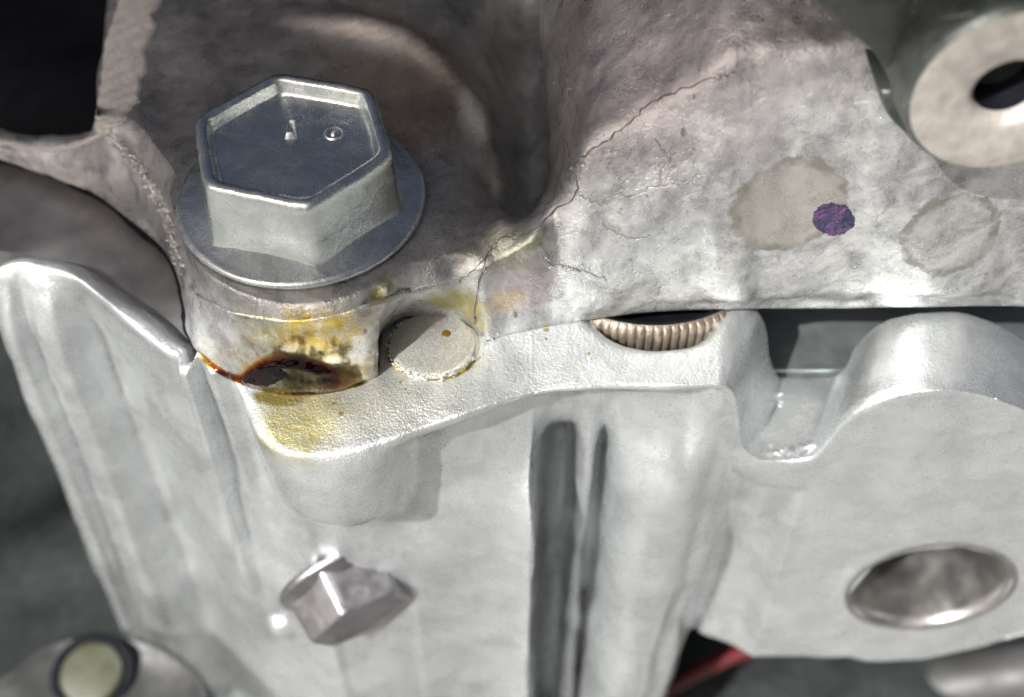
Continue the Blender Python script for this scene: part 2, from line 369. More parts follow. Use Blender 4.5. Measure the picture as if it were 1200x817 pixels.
M['oil'] = oil()

# ------------------------------------------------------------------ setting: unseen ground added for bounce light, darker engine parts behind and below
g = mesh_obj('ground', [(-400, -400, -38), (400, -400, -38), (400, 400, -38), (-400, 400, -38)], [(0, 1, 2, 3)], M['ground'], smooth=False)
tag(g, kind='structure')

# the engine's dark side behind the fin (seen blurred at the lower left)
def engine_side():
    net = []
    for x, y, k in ((-9, 6.2, 0), (-7, 6.3, .2), (-5.4, 6.6, 0), (-4.3, 7.0, .1), (-3.2, 7.6, 0), (-1.5, 8.4, 0), (1, 9.0, 0), (4, 9.2, 0), (8, 9.2, 0)):
        net.append([(x, 11.9, 3.6), (x, 11.8, 1.6), (x, 11.7, -1.2), (x, y + 1.6, -1.25), (x, y + 0.9, -1.2), (x, y + .2, -1.4), (x, y + k, -2.2), (x, y - .15 - k, -3.2), (x, y + .1, -4.4), (x, y - .4, -5.4), (x, y - 1.0, -6.6), (x, 6.0, -6.9), (x, 5.7, -7.3), (x, 6.5, -10)])  # top rows: unseen wall added to darken reflections in bolt and boss
    A = loft(net, 6, 6); A = rough(A, [(1.5, .06, 3), (4, .02, 1)])
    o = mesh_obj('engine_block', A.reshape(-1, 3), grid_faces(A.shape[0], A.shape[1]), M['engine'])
    return tag(o, 'dark blurred engine block side behind the tall fin at the left', 'engine block')
engine_side()

# ------------------------------------------------------------------ upper casting
def upper_net():
    cols = []
    under = lambda f, d=0.7: f + Vector((0, .12 if f.x < -3.1 else d, 0.0))
    def add(foot, rim, tops, zf=0.012, draft=0.06, w1=0.0, w2=0.0, rz=None):
        f = Z(foot[0], foot[1], zf)
        r = Y(rim[0], rim[1], (f.y if zf > -.01 else Z(foot[0], foot[1], .03).y) + draft) if rz is None else Z(rim[0], rim[1], rz)
        a = f.lerp(r, 0.06) + Vector((0, -0.02 + w1 * .3, 0)); b = f.lerp(r, 0.3) + Vector((0, w1 - .02, 0)); c = f.lerp(r, 0.68) + Vector((0, w2 - .02, 0))
        d = f.lerp(r, 0.9) + Vector((0, w2 * .3, 0))
        T = []
        for q in tops:
            T.append(Z(*q) if not isinstance(q, Vector) else r + q)
        e = r.lerp(T[0], 0.35) + Vector((0, 0, 0.02))
        if f.x > 0.25:
            g0 = f if zf > -.01 else Z(foot[0], foot[1], .03)
            b = g0.lerp(r, 0.14) + Vector((0, w1 - .02, 0)); c = f.lerp(r, 0.5) + Vector((0, w2 - .02, 0)); d = f.lerp(r, 0.80) + Vector((0, w2 * .4 + .03, 0))
            T = [r + Vector((-.01, .48, .20)), r + Vector((-.03, .9, .36)), r + Vector((-.06, 1.5, .52)), r + Vector((-.1, 2.6, .7))]
            r = r + Vector((0, .13, .0)); e = r + Vector((0, .15, .09))
        cols.append([under(f), f, a, b, c, d, r, e] + T)
    pk = [Vector((0, .14, .0)), Vector((0, .22, -.5)), Vector((0, .35, -1.6)), Vector((0.0, .6, -3))]
    add((-120, 152), (-120, 140), pk); add((0, 185), (0, 168), pk); add((60, 205), (62, 174), pk); add((98, 220), (100, 166), pk)
    add((115, 229), (117, 160), [(114, 146, .62), (113, 112, .60), (122, 45, .58), (142, -70, .56)])
    add((130, 240), (130, 157), [(152, 140, .76), (164, 110, .78), (172, 40, .80), (187, -70, .80)])
    add((152, 257), (160, 190), [(190, 182, .77), (205, 115, .78), (215, 40, .80), (230, -70, .8)])
    add((190, 290), (187, 232), [(215, 220, .76), (240, 110, .78), (255, 30, .80), (270, -70, .82)])
    add((208, 320), (200, 270), [(222, 262, .75), (275, 120, .77), (295, 30, .80), (310, -70, .84)])
    add((214, 350), (207, 302), [(232, 290, .75), (300, 130, .77), (330, 30, .80), (345, -70, .86)])
    add((222, 387), (222, 335), [(250, 312, .75), (330, 140, .77), (360, 30, .80), (370, -70, .86)])
    add((240, 418), (246, 355), [(275, 330, .75), (350, 150, .77), (385, 30, .80), (395, -70, .86)])
    add((275, 440), (280, 368), [(304, 340, .75), (375, 160, .77), (405, 30, .80), (415, -70, .86)])
    add((310, 452), (312, 373), [(330, 345, .75), (395, 165, .77), (425, 30, .80), (435, -70, .86)])
    add((345, 458), (345, 375), [(355, 345, .75), (412, 170, .77), (442, 30, .80), (450, -70, .86)])
    add((385, 457), (385, 371), [(390, 340, .75), (432, 170, .77), (460, 30, .80), (466, -70, .86)])
    add((420, 448), (418, 362), [(420, 332, .75), (450, 170, .77), (476, 30, .80), (480, -70, .86)])
    add((444, 438), (440, 353), [(438, 325, .75), (465, 170, .77), (490, 30, .79), (494, -70, .84)])
    add((436, 414), (455, 347), [(450, 320, .75), (480, 170, .77), (505, 30, .77), (508, -70, .82)], draft=-.1)
    add((448, 387), (470, 342), [(465, 314, .75), (498, 172, .77), (520, 30, .75), (523, -70, .8)], draft=-.2)
    add((480, 372), (488, 337), [(482, 308, .75), (518, 175, .77), (538, 35, .70), (540, -70, .75)], draft=-.25)
    add((520, 370), (512, 332), [(507, 302, .75), (540, 180, .77), (558, 40, .64), (560, -70, .7)], draft=-.25)
    add((553, 379), (536, 325), [(530, 296, .75), (562, 185, .76), (578, 45, .58), (580, -70, .64)], draft=-.12)
    add((572, 397), (560, 318), [(553, 288, .76), (586, 190, .70), (600, 50, .52), (602, -70, .58)], draft=0)
    add((596, 391), (588, 304), [(582, 276, .80), (612, 192, .62), (622, 55, .50), (624, -70, .5)], draft=0.02)
    add((622, 386), (622, 284), [(622, 252, .88), (638, 185, .68), (648, 58, .58), (650, -70, .56)], draft=.03)
    add((650, 381), (652, 262), [(652, 232, 1.0), (662, 175, .86), (672, 60, .78), (676, -70, .75)], draft=.05)
    tp = lambda a=0: [Vector((-.01, .26, .17)), Vector((-.02, .55, .32 + a)), Vector((-.05, 1.2, .55 + a)), Vector((-.1, 2.4, .7 + a))]
    add((688, 375), (690, 192), tp(), w1=-.02, w2=-.04)
    add((708, 372), (715, 176), tp(), w1=-.02, w2=-.06)
    add((760, 366), (760, 152), tp(), w1=-.02, w2=-.08)
    add((815, 363), (812, 116), tp(.05), w1=-.05, w2=-.08)
    add((840, 362), (840, 100), tp(.05), zf=.03, w1=-.10, w2=-.06)
    add((868, 361), (866, 88), tp(.05), zf=.03, w1=-.14, w2=-.05)
    add((892, 361), (890, 84), tp(.05), zf=-.04, w1=-.06, w2=-.05)
    add((935, 361), (930, 80), tp(.05), zf=-.16, w1=-.05, w2=-.06)
    add((990, 361), (985, 74), tp(.05), zf=-.14, w1=-.06, w2=-.06)
    add((1040, 360), (1035, 66), tp(), zf=.04, w1=-.06, w2=-.06)
    add((1090, 359), (1085, 60), tp(), zf=.02, w1=-.13, w2=-.08)
    add((1140, 358), (1130, 55), tp(), zf=.02, w1=-.12, w2=-.06)
    add((1185, 359), (1175, 50), tp(), zf=.04, w1=-.02, w2=-.02)
    add((1290, 366), (1270, 44), tp(), zf=.1, w1=.12, w2=.04)
    return cols
UP = thing('upper_casting', (0.6, 6.4, 0.0), 'stained grey aluminium casting across the top, carrying the big hex bolt', 'casting')
net = upper_net()
A = loft(net, 9, [4, 4, 7, 9, 6, 5, 5, 8, 22, 20, 10])
# raised arc bead and the trough beside it
def polydist(A, pts):
    best = np.full(A.shape[:2], 1e9)
    P = np.array([tuple(p) for p in pts])[:, :2]; X = A[..., :2]
    for i in range(len(P) - 1):
        a, b = P[i], P[i+1]; ab = b - a
        t = np.clip(((X - a) @ ab) / (ab @ ab), 0, 1)
        best = np.minimum(best, np.linalg.norm(X - (a + t[..., None] * ab), axis=2))
    return best
topmask = np.zeros(A.shape[:2]); topmask[41:, :] = 1.0
topmask[35:41, :] = np.linspace(0, 1, 6)[:, None]
bead = catmull([tuple(Z(*p, .8)) for p in ((340, 20), (430, 32), (510, 66), (560, 112), (585, 165), (592, 215), (585, 262))], 6)
dB = polydist(A, bead)
A[..., 2] += topmask * 0.10 * np.exp(-(dB / 0.10) ** 2)
trough = catmull([tuple(Z(*p, .7)) for p in ((618, -60), (620, 60), (625, 150), (622, 215))], 6)
A[..., 2] -= topmask * 0.42 * np.exp(-(polydist(A, trough) / 0.30) ** 2)
# flat spot face under the bolt
BC = Z(341.5, 158.5, 1.33); BX, BY = BC.x, BC.y; ZB = 0.765
dd = np.hypot(A[..., 0] - BX, A[..., 1] - BY); k = np.clip((1.02 - dd) / 0.10, 0, 1) * (A[..., 2] > .55) * topmask
A[..., 2] = A[..., 2] * (1 - k) + (ZB - .01) * k
rm = np.ones(A.shape[:2]); rm[:6] = 0
A = rough(A, [(2.2, .03, 1), (6, .010, 9), (18, .004, 4), (45, .002, 2)], 1.0, rm * (1 - .8 * k))
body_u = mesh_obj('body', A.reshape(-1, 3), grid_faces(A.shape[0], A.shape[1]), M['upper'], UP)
BVU = BVHTree.FromPolygons([tuple(v) for v in A.reshape(-1, 3)], grid_faces(A.shape[0], A.shape[1]))
def onU(px, py, off=0.0):
    h = BVU.ray_cast(CAM, ray(px, py).normalized())
    if h[0] is None: return Y(px, py, 6.0)
    n = h[1] if h[1].dot(CAM - h[0]) > 0 else -h[1]
    return h[0] + n * off

# milled edge round the dark opening: a strip with a torn, wavy outer border
inner = [(142, -60), (138, 0), (122, 50), (116, 105), (112, 138), (114, 152)]
outer = [(205, -60), (188, 0), (178, 50), (168, 105), (146, 142), (124, 160)]
ci = catmull(inner, 9); co = catmull(outer, 9); V = []; nW = 14
for i in range(len(ci)):
    w = 1.0 + 0.07 * math.sin(i * .9) + random.uniform(-.05, .05)
    for j in range(nW):
        t = j / (nW - 1) * w; p = ci[i] * (1 - t) + co[i] * t
        h = 0.02 + .008 * math.sin(i * 2.1 + j * .9) + random.uniform(-.004, .004)
        V.append(onU(p[0], p[1], h if 0 < j < nW - 1 else -.01))
ch = mesh_obj('milled_edge', V, grid_faces(len(ci), nW), M['chamfer'], UP); tag(ch, 'bright milled edge beside the black opening')
# the lower rim of the opening
V = []; lo = catmull([(-60, 157), (0, 166), (40, 174), (75, 173), (105, 164), (122, 156)], 8)
for i, p in enumerate(lo):
    for j in range(5):
        V.append(onU(p[0], p[1] + (j - 2) * 2.2 + random.uniform(-1, 1), .014 if 0 < j < 4 else -.01))
mesh_obj('milled_edge', V, grid_faces(len(lo), 5), M['chamfer'], UP)

# torn casting flash along the rim of the boss: a chain of small slivers
fl = catmull([(122, 156), (140, 170), (158, 190), (176, 215), (190, 242), (200, 268), (206, 292), (214, 318)], 14)
V = []; F = []
def sliver(c, L, w, h, d):
    b = len(V); u = Vector((math.cos(d), math.sin(d), random.uniform(-.3, .3))); v = Vector((-u.y, u.x, 0)).normalized(); n = Vector((-.2, -.4, .85))
    for (a, e, g2) in ((-1, 0, 0), (-.3, -1, .1), (.5, -.7, .3), (1, 0, .2), (.4, .8, .1), (-.4, 1, 0)):
        V.append(c + u * a * L + v * e * w + n * (g2 * h - .01))
    V.append(c + n * h); 
    for k2 in range(6): F.append((b + k2, b + (k2 + 1) % 6, b + 6))
for i, p in enumerate(fl):
    for q in range(2):
        c = onU(p[0] + random.uniform(-5, 5), p[1] + random.uniform(-5, 5))
        sliver(c, random.uniform(.015, .05), random.uniform(.008, .022), random.uniform(.012, .04), random.uniform(-1.6, 0.2))
fo = mesh_obj('casting_flash', V, F, M['flash'], UP, False); tag(fo, kind='stuff')
tube('parting_ridge', [onU(p[0], p[1], .004) for p in fl[::3]] + [onU(*p, .004) for p in ((228, 342), (250, 356), (285, 368), (345, 376), (400, 368), (445, 352), (480, 340))], lambda t: .012 + .010 * abs(math.sin(t * 37)) , M['upper'], UP, 6, 5, jit=.35)

# cold-shut cracks and flow lines on the wall: dark furrow lips
cracks = [
    [(556, 408), (560, 340), (580, 285), (610, 278), (640, 256), (676, 226), (672, 195), (690, 178), (716, 160), (745, 138), (758, 122), (790, 108), (835, 92), (862, 86)],
    [(668, 60), (664, 100), (658, 130), (656, 150), (664, 170), (670, 188)],
    [(676, 226), (690, 232), (702, 240), (716, 231), (745, 226), (770, 217), (795, 216)],
    [(770, 217), (776, 198), (782, 184), (774, 172), (766, 162)], [(778, 196), (794, 178), (812, 174)],
    [(630, 276), (640, 300), (644, 308), (668, 314), (690, 320), (708, 328)], [(704, 262), (714, 268), (738, 280), (762, 276)],
    [(536, 330), (552, 318), (572, 300), (584, 284)], [(648, 310), (660, 312), (674, 318)]]
for i, c in enumerate(cracks):
    P = catmull(c, 5); pts = [onU(p[0] + random.uniform(-2.2, 2.2), p[1] + random.uniform(-2.2, 2.2), .001) for p in P]
    amp = .008 if i < 2 else .004
    tube('crack_lip', [p + Vector((.007, -.004, -.009)) for p in pts], lambda t, a=amp: a * .9 * (.3 + abs(noise.noise(Vector((t * 19, i, 7))))), M['upper'], UP, 5, 2, jit=.5)
    tube('casting_crack', pts, lambda t, a=amp: a * (.35 + .9 * abs(noise.noise(Vector((t * 14, i, 0))))) + .0012, M['crack'], UP, 5, 2, jit=.5)
# bright crumbs beside the cracks
V = []; F = []
for (px, py, n) in ((678, 190, 6), (686, 160, 4), (850, 90, 5), (706, 164, 3), (792, 90, 3), (838, 86, 2), (640, 305, 3), (580, 282, 6), (660, 95, 3), (600, 278, 4), (575, 398, 9), (590, 396, 6), (565, 392, 6)):
    for q in range(n):
        sliver(onU(px + random.gauss(0, 6), py + random.gauss(0, 4)), random.uniform(.008, .03), random.uniform(.005, .012), random.uniform(.008, .02), random.uniform(0, 3))
tag(mesh_obj('metal_crumbs', V, F, M['flash'], UP, False), kind='stuff')
# blow-holes
for (px, py, r) in ((800, 155, 4), (604, 369, 3), (813, 113, 2), (428, 388, 2.2)):
    c = onU(px, py, 0); V = [c + (onU(px + r * math.cos(a) * .7, py + r * math.sin(a) * 1.3) - c) + Vector((0, -.006, .004)) for a in np.linspace(0, 2 * math.pi, 12, endpoint=False)]
    mesh_obj('blow_hole', V, [tuple(range(12))], M['crack'], UP)
# violet paint dot: a thin domed blob of dried paint
V = []; F = []; nr, ns = 8, 40; c0 = (977, 257)
for i in range(nr + 1):
    for k2 in range(ns):
        a = 2 * math.pi * k2 / ns; wob = 1 + .05 * math.sin(2 * a + 1) + .025 * math.sin(5 * a) + random.uniform(-.07, .07) * (i > nr - 2)
        R = i / nr * wob; px, py = c0[0] + 25 * R * math.cos(a), c0[1] + 21 * R * math.sin(a)
        V.append(onU(px, py, .009 * (1 - (i / nr) ** 4) - .003 * (i == nr)))
tag(mesh_obj('paint_dot', V, grid_faces(nr + 1, ns, True), M['paint'], UP), 'violet paint inspection dot on the bright wall')

# black strip along the joint line at the far left
tube('joint_strip', [Z(*p, -.05) for p in ((-80, 160), (0, 187), (60, 207), (115, 231), (152, 259), (190, 293), (208, 322), (214, 352), (222, 389), (236, 414))], lambda t: .026 + .012 * math.sin(t * 23) * math.sin(t * 9), M['black'], UP, 8, 6, jit=.15)
# lug on the upper right: an arm running up out of the picture with a drilled round boss
LC = Y(1184, 110, 5.45)
pts2 = [Y(*p, 5.75) for p in ((900, -60), (952, 0), (1000, 42), (1034, 78), (1050, 112))]
out = [(p.x, p.z) for p in catmull([tuple(p) for p in pts2], 5)[:, [0, 1, 2]].view() for p in [Vector(p)]]
lc2 = Y(1160, 82, 5.75)
arc = [(lc2.x + .60 * math.cos(a), lc2.z + .60 * math.sin(a)) for a in np.linspace(math.radians(195), math.radians(350), 26)]
out = out + arc + [(4.2, 2.6), (4.3, 3.6), (out[0][0], 3.7)]
V = []; n = len(out); ccx = sum(p[0] for p in out) / n; ccz = sum(p[1] for p in out) / n
secs = [(6.6, 1.06), (6.2, 1.03), (5.86, 1.0), (5.80, .985), (5.77, .955), (5.76, .92)]
for (yy, sc) in secs:
    for (x, z) in out: V.append((ccx + (x - ccx) * sc, yy, ccz + (z - ccz) * sc))
F = grid_faces(len(secs), n, True); F.append(tuple((len(secs) - 1) * n + k2 for k2 in range(n)))
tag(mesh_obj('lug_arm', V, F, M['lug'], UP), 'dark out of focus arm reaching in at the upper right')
ax = Vector((0.02, -1, 0.0)).normalized()
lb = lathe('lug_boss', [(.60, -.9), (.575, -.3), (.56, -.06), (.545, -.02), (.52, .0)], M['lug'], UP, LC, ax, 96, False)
lathe('lug_face', [(.525, -.001), (.50, .006), (.24, .006), (.215, -.01), (.19, -.04), (.18, -.08)], M['lugface'], lb, LC, ax, 96, False)
hb = lathe('lug_hole', [(.185, -.06), (.18, -.12), (.175, -1.2), (.001, -1.2)], M['black'], lb, LC, ax, 64, False)
tag(hb, 'black drilled hole in the upper right lug')

# black rubber inside the opening at the top left
def pocket():
    net = []
    for px in (-200, -60, 40, 110, 190):
        net.append([Z(px, 190, -1.0), Z(px, 150, -.75), Z(px, 80, -.55), Z(px, 0, -.55), Z(px, -120, -.6)])
    B = loft(net, 6, 6); B = rough(B, [(1.2, .1, 1)])
    o = mesh_obj('rubber_boot', B.reshape(-1, 3), grid_faces(B.shape[0], B.shape[1]), M['black'])
    tag(o, 'black rubber boot inside the dark opening at the top left corner', 'rubber boot')
pocket()

# ------------------------------------------------------------------ dark plate behind the fin
V = [(-6.5, 5.2, -.10), (-2.0, 5.2, -.10), (-1.2, 7.0, -.10), (-1.5, 8.5, -.10), (-6.5, 8.8, -.10)]
V = [(-6.5, 6.75, -.12), (-4.2, 6.75, -.12), (-3.55, 6.62, -.12), (-3.3, 6.5, -.12), (-2.25, 5.64, -.12), (-1.9, 5.55, -.12), (-1.2, 7.0, -.12), (-2.9, 7.12, -.12), (-3.4, 7.42, -.12), (-4.0, 7.66, -.12), (-6.5, 8.2, -.12)]
V2 = [(a, b, -.42) for a, b, c in V]; n = len(V)
pl = mesh_obj('backing_plate', V + V2, [tuple(range(n)), tuple(range(2*n - 1, n - 1, -1))] + [(i, i + n, (i + 1) % n + n, (i + 1) % n) for i in range(n)], M['plate'], smooth=False)
tag(pl, 'smooth dark grey scratched plate between the tall fin and the bolt boss', 'plate')

# ------------------------------------------------------------------ steel plate seen through the notch
V = [(.2, 6.13, -.86), (6, 6.13, -.86), (6, 8.6, -.80), (.2, 8.6, -.80)]
V = [Vector(v) for v in V]; V2 = [v + Vector((0, -.07 if i < 2 else 0, -.17)) for i, v in enumerate(V)]
gp = mesh_obj('steel_plate', V + V2, [(0, 1, 2, 3), (7, 6, 5, 4)] + [(i, i + 4, (i + 1) % 4 + 4, (i + 1) % 4) for i in range(4)], M['gasket'], smooth=False)
bevel(gp, .012, 2); tag(gp, 'dark grey steel plate seen through the notch under the upper casting', 'plate')

# ------------------------------------------------------------------ lower casting
LO = thing('lower_casting', (0.4, 5.4, -4.5), 'bright silver aluminium casting filling the lower half, with fin, notch and bolt hole', 'casting')
zl = [-.05, -.13, -.32, -.7, -1.15, -1.6, -2.2, -2.9, -3.5, -4.4, -7.6]        # depth of the rows below the column top
def lcol(top, yfront, back='ledge', drift=0.0, fil=0.022, zb=None, sh=0.0):
    """top: (x, y, z) of the front top edge; yfront: y of the wall for each row"""
    x, y, z = top; c = []
    if back == 'ledge': c += [(x, 7.4, z - .02), (x, 6.3, z), (x, y + .5 if y < 5.7 else y + .3, z), (x, y + fil * 2.2, z), (x, y + fil * .6, z - fil * .15)]
    elif back == 'fin': c += [(x + .35, y + .42, z - .9), (x + .17, y + .2, z - .25), (x + .09, y + .105, z - .04), (x + .04, y + .05, z), (x + .015, y + .015, z - .005)]
    else: c += [(x + sh, back + .06, z - .5), (x + sh, back + .02, z - .06), (x + sh, back - .03, z), (x, y + fil * 2.2, z), (x, y + fil * .6, z - fil * .12)]
    for q, zz in enumerate(zl):
        yy = yfront[q] if q < len(yfront) else yfront[-1]
        zq = z * (1 if q < 3 else max(0, 1 - q * .12)) + zz
        if zb is not None: zq = max(zq, z + (zb - z) * (q + 1) / len(zl))
        c.append((x + drift * zz, yy, zq))
    return c
LN = []
# fin at the left: bead, hollow, rib, hollow, flat
for (x, yt, y, z, dr) in ((-3.60, 7.0, 7.0, -.5, .03), (-3.83, 6.58, 6.55, -.32, .035), (-3.83, 6.44, 6.36, -.18, .035), (-3.76, 6.37, 6.18, -.06, .035), (-3.66, 6.35, 6.13, .03, .03), (-3.55, 6.345, 6.23, .07, .03),
                   (-3.44, 6.32, 6.11, .09, .025), (-3.32, 6.28, 6.06, .09, .02), (-3.20, 6.25, 6.16, .08, .01), (-3.09, 6.20, 6.28, .06, .0), (-2.93, 6.09, 6.14, .02, .0), (-2.6, 5.81, 5.81, 0, .0), (-2.36, 5.61, 5.62, -.02, 0), (-2.30, 5.58, 5.58, -.03, -.01)):
    LN.append(lcol((x, yt, z), [yt * .92 + y * .08, yt * .75 + y * .25, yt * .35 + y * .65, y, y, y, y - .01, y - .02, y - .04, y - .06, y - .1], 'fin', dr))
# block with the flutes (its edge, two hollows) then the round bolt boss
for (x, y, ys) in ((-2.26, 5.47, [5.45]*3 + [5.43, 5.41, 5.39, 5.36, 5.32, 5.40, 5.5]), (-2.21, 5.47, [5.44]*3 + [5.42, 5.39, 5.37, 5.33, 5.29, 5.38, 5.48]), (-2.13, 5.555, [5.56]*4 + [5.54, 5.48, 5.42, 5.34, 5.38, 5.44]),
                   (-2.03, 5.46, [5.43]*3 + [5.42, 5.42, 5.40, 5.36, 5.28, 5.34, 5.40]), (-1.93, 5.44, [5.46]*4 + [5.46, 5.40, 5.32, 5.22, 5.28, 5.34]), (-1.84, 5.28, [5.32]*3 + [5.34, 5.36, 5.34, 5.28, 5.18, 5.22, 5.28]),
                   (-1.72, 5.10, [5.06]*2 + [5.08, 5.12, 5.2, 5.24, 5.2, 5.14, 5.16, 5.2]), (-1.60, 4.90, [4.86]*2 + [4.88, 4.92, 5.08, 5.18, 5.14, 5.1, 5.12, 5.14])):
    LN.append(lcol((x, y, -.03 if x < -2.15 else 0), ys, 'fin' if x < -2.15 else 'ledge', -.02, .06))
for (x, y, ys) in ((-1.46, 4.76, [4.75, 4.74, 4.75, 4.78, 5.02, 5.20, 5.20, 5.18, 5.16]), (-1.30, 4.735, [4.72, 4.70, 4.69, 4.71, 4.98, 5.19, 5.18, 5.16]),
                   (-1.14, 4.735, [4.725, 4.69, 4.67, 4.69, 4.97, 5.18, 5.17, 5.15]), (-.98, 4.77, [4.76, 4.73, 4.71, 4.73, 5.00, 5.17, 5.16, 5.14]), (-.86, 4.82, [4.82, 4.80, 4.80, 4.82, 5.06, 5.16, 5.15, 5.14]),
                   (-.76, 4.86, [4.86, 4.90, 4.98, 5.03, 5.13, 5.15, 5.14, 5.13]), (-.65, 4.91, [4.91, 5.00, 5.11, 5.13, 5.14, 5.14, 5.13]), (-.45, 4.995, [4.995, 5.08, 5.15, 5.14, 5.13, 5.12, 5.12]),
                   (-.26, 5.08, [5.08, 5.17, 5.22, 5.16, 5.11, 5.10, 5.10])):
    LN.append(lcol((x, y, 0), ys, 'ledge'))
# web wall with the upright grooves, then the round column
for (x, y, ys, dr) in ((-.05, 5.165, [5.165, 5.270, 5.320, 5.200, 5.08, 5.06, 5.05], 0), (.08, 5.21, [5.210, 5.320, 5.370, 5.230, 5.03, 5.00, 4.99], 0), (.14, 5.23, [5.230, 5.340, 5.400, 5.240, 5.00, 4.95, 4.93], 0),
                   (.18, 5.24, [5.240, 5.350, 5.410, 5.380, 5.36, 5.40, 5.42], 0), (.30, 5.262, [5.262, 5.385, 5.455, 5.520, 5.82, 6.10, 6.10], 0), (.44, 5.278, [5.278, 5.400, 5.470, 5.540, 5.86, 6.15, 6.15], 0), (.50, 5.285, [5.285, 5.400, 5.470, 5.480, 5.50, 5.50, 5.54], 0), (.57, 5.29, [5.290, 5.410, 5.480, 5.450, 5.41, 5.43, 5.50], -.0),
                   (.68, 5.295, [5.295, 5.410, 5.490, 5.540, 5.72, 5.76, 5.76, 5.76], .01), (.80, 5.30, [5.300, 5.420, 5.490, 5.450, 5.42, 5.42, 5.40, 5.38], .02), (.95, 5.30, [5.300, 5.420, 5.490, 5.420, 5.30, 5.25, 5.2, 5.18], .03),
                   (1.12, 5.30, [5.300, 5.420, 5.490, 5.390, 5.22, 5.16, 5.1, 5.08], .04), (1.26, 5.30, [5.300, 5.410, 5.470, 5.380, 5.20, 5.14, 5.08, 5.05], .05)):
    LN.append(lcol((x, y, 0), ys, 'ledge', dr))
# notch: rounded lip, left wall, floor; then the round lobe
N_ = len(zl)
for (x, z, bk, ys, dr, zb) in ((1.38, 0, 6.1, [5.30, 5.33, 5.36, 5.33, 5.22, 5.16, 5.10, 5.08, 5.08], .06, None), (1.46, -.03, 6.1, [5.30, 5.30, 5.32, 5.32, 5.26, 5.20, 5.14, 5.12, 5.12], .06, None), (1.53, -.14, 6.08, [5.30, 5.30, 5.31, 5.33, 5.30, 5.25, 5.2, 5.2, 5.2], .07, None),
                   (1.57, -.32, 6.07, [5.30, 5.30, 5.31, 5.34, 5.34, 5.30, 5.28, 5.28, 5.30], .03, None), (1.61, -.52, 6.06, [5.30, 5.30, 5.32, 5.36, 5.38, 5.38, 5.38, 5.4, 5.42], .02, None), (1.66, -.70, 6.06, [5.30, 5.30, 5.33, 5.38, 5.44, 5.48, 5.5, 5.52, 5.55], .015, -4.6),
                   (1.74, -.82, 6.06, [5.30, 5.30, 5.33, 5.40, 5.50, 5.55, 5.58, 5.60, 5.62], .02, -4.2), (1.83, -.88, 6.06, [5.30, 5.30, 5.33, 5.40, 5.50, 5.56, 5.60, 5.62, 5.64], .02, -4.05), (1.98, -.885, 6.06, [5.30, 5.30, 5.31, 5.36, 5.42, 5.48, 5.52, 5.54, 5.56], .03, -3.98), (2.12, -.86, 6.06, [5.30, 5.30, 5.30, 5.33, 5.36, 5.4, 5.42, 5.44, 5.46], .02, -3.95),
                   (2.19, -.78, 6.05, [5.30]*N_, .0, -3.92), (2.235, -.63, 6.04, [5.30]*N_, 0, -3.9), (2.28, -.46, 6.04, [5.30]*N_, 0, -3.9), (2.38, -.27, 6.03, [5.30]*N_, 0, -3.9), (2.50, -.165, 6.03, [5.30]*N_, 0, -3.9), (2.64, -.10, 6.02, [5.30]*N_, 0, -3.9),
                   (2.82, -.065, 6.02, [5.30]*N_, 0, -3.93), (3.02, -.07, 6.02, [5.30]*N_, 0, -3.88), (3.22, -.13, 6.02, [5.30]*N_, 0, -3.94), (3.42, -.23, 6.02, [5.30]*N_, 0, -3.96), (3.62, -.36, 6.02, [5.30]*N_, 0, -3.95), (3.85, -.6, 6.02, [5.30]*N_, 0, -3.9), (4.1, -.95, 6.02, [5.30]*N_, 0, -3.8), (4.5, -1.3, 6.02, [5.30]*N_, 0, -3.6), (5.2, -1.5, 6.02, [5.30]*N_, 0, -3.2)):
    LN.append(lcol((x, 5.30, z), ys, bk, dr, .022, zb, float(np.interp(x, [1.38, 1.46, 1.53, 1.57, 1.66, 1.83, 1.98, 2.12, 2.235, 2.38, 2.6, 2.82, 5.2], [.08, .17, .23, .26, .26, .2, .25, .3, .28, .2, .13, .1, .1]))))
# underside: close the wall towards the back
for c in LN: c.append((c[-1][0], c[-1][1] + .06, c[-1][2] - .05)); c.append((c[-1][0], c[-1][1] + .5, c[-1][2] - .06))
B = loft(LN, 7, [3, 8, 14, 6, 4, 5, 5, 6, 8, 8, 8, 9, 9, 9, 9, 6, 4, 4])
# bolt hole in the right lobe: open the sheet round its centre
HC = Vector((3.47, 5.30, -2.72)); HR = .64; H2 = 1.25
R0, C0, _ = B.shape
dx = B[..., 0] - HC.x; dz = B[..., 2] - HC.z; rho = np.hypot(dx, dz); isf = (B[..., 1] < 5.45)
inside = (rho < H2) & isf; newr = HR + rho * (1 - HR / H2)
sc = np.where(inside, newr / np.maximum(rho, 1e-6), 1.0)
B[..., 0] = HC.x + dx * sc; B[..., 2] = HC.z + dz * sc
hole_seed = rho < .055
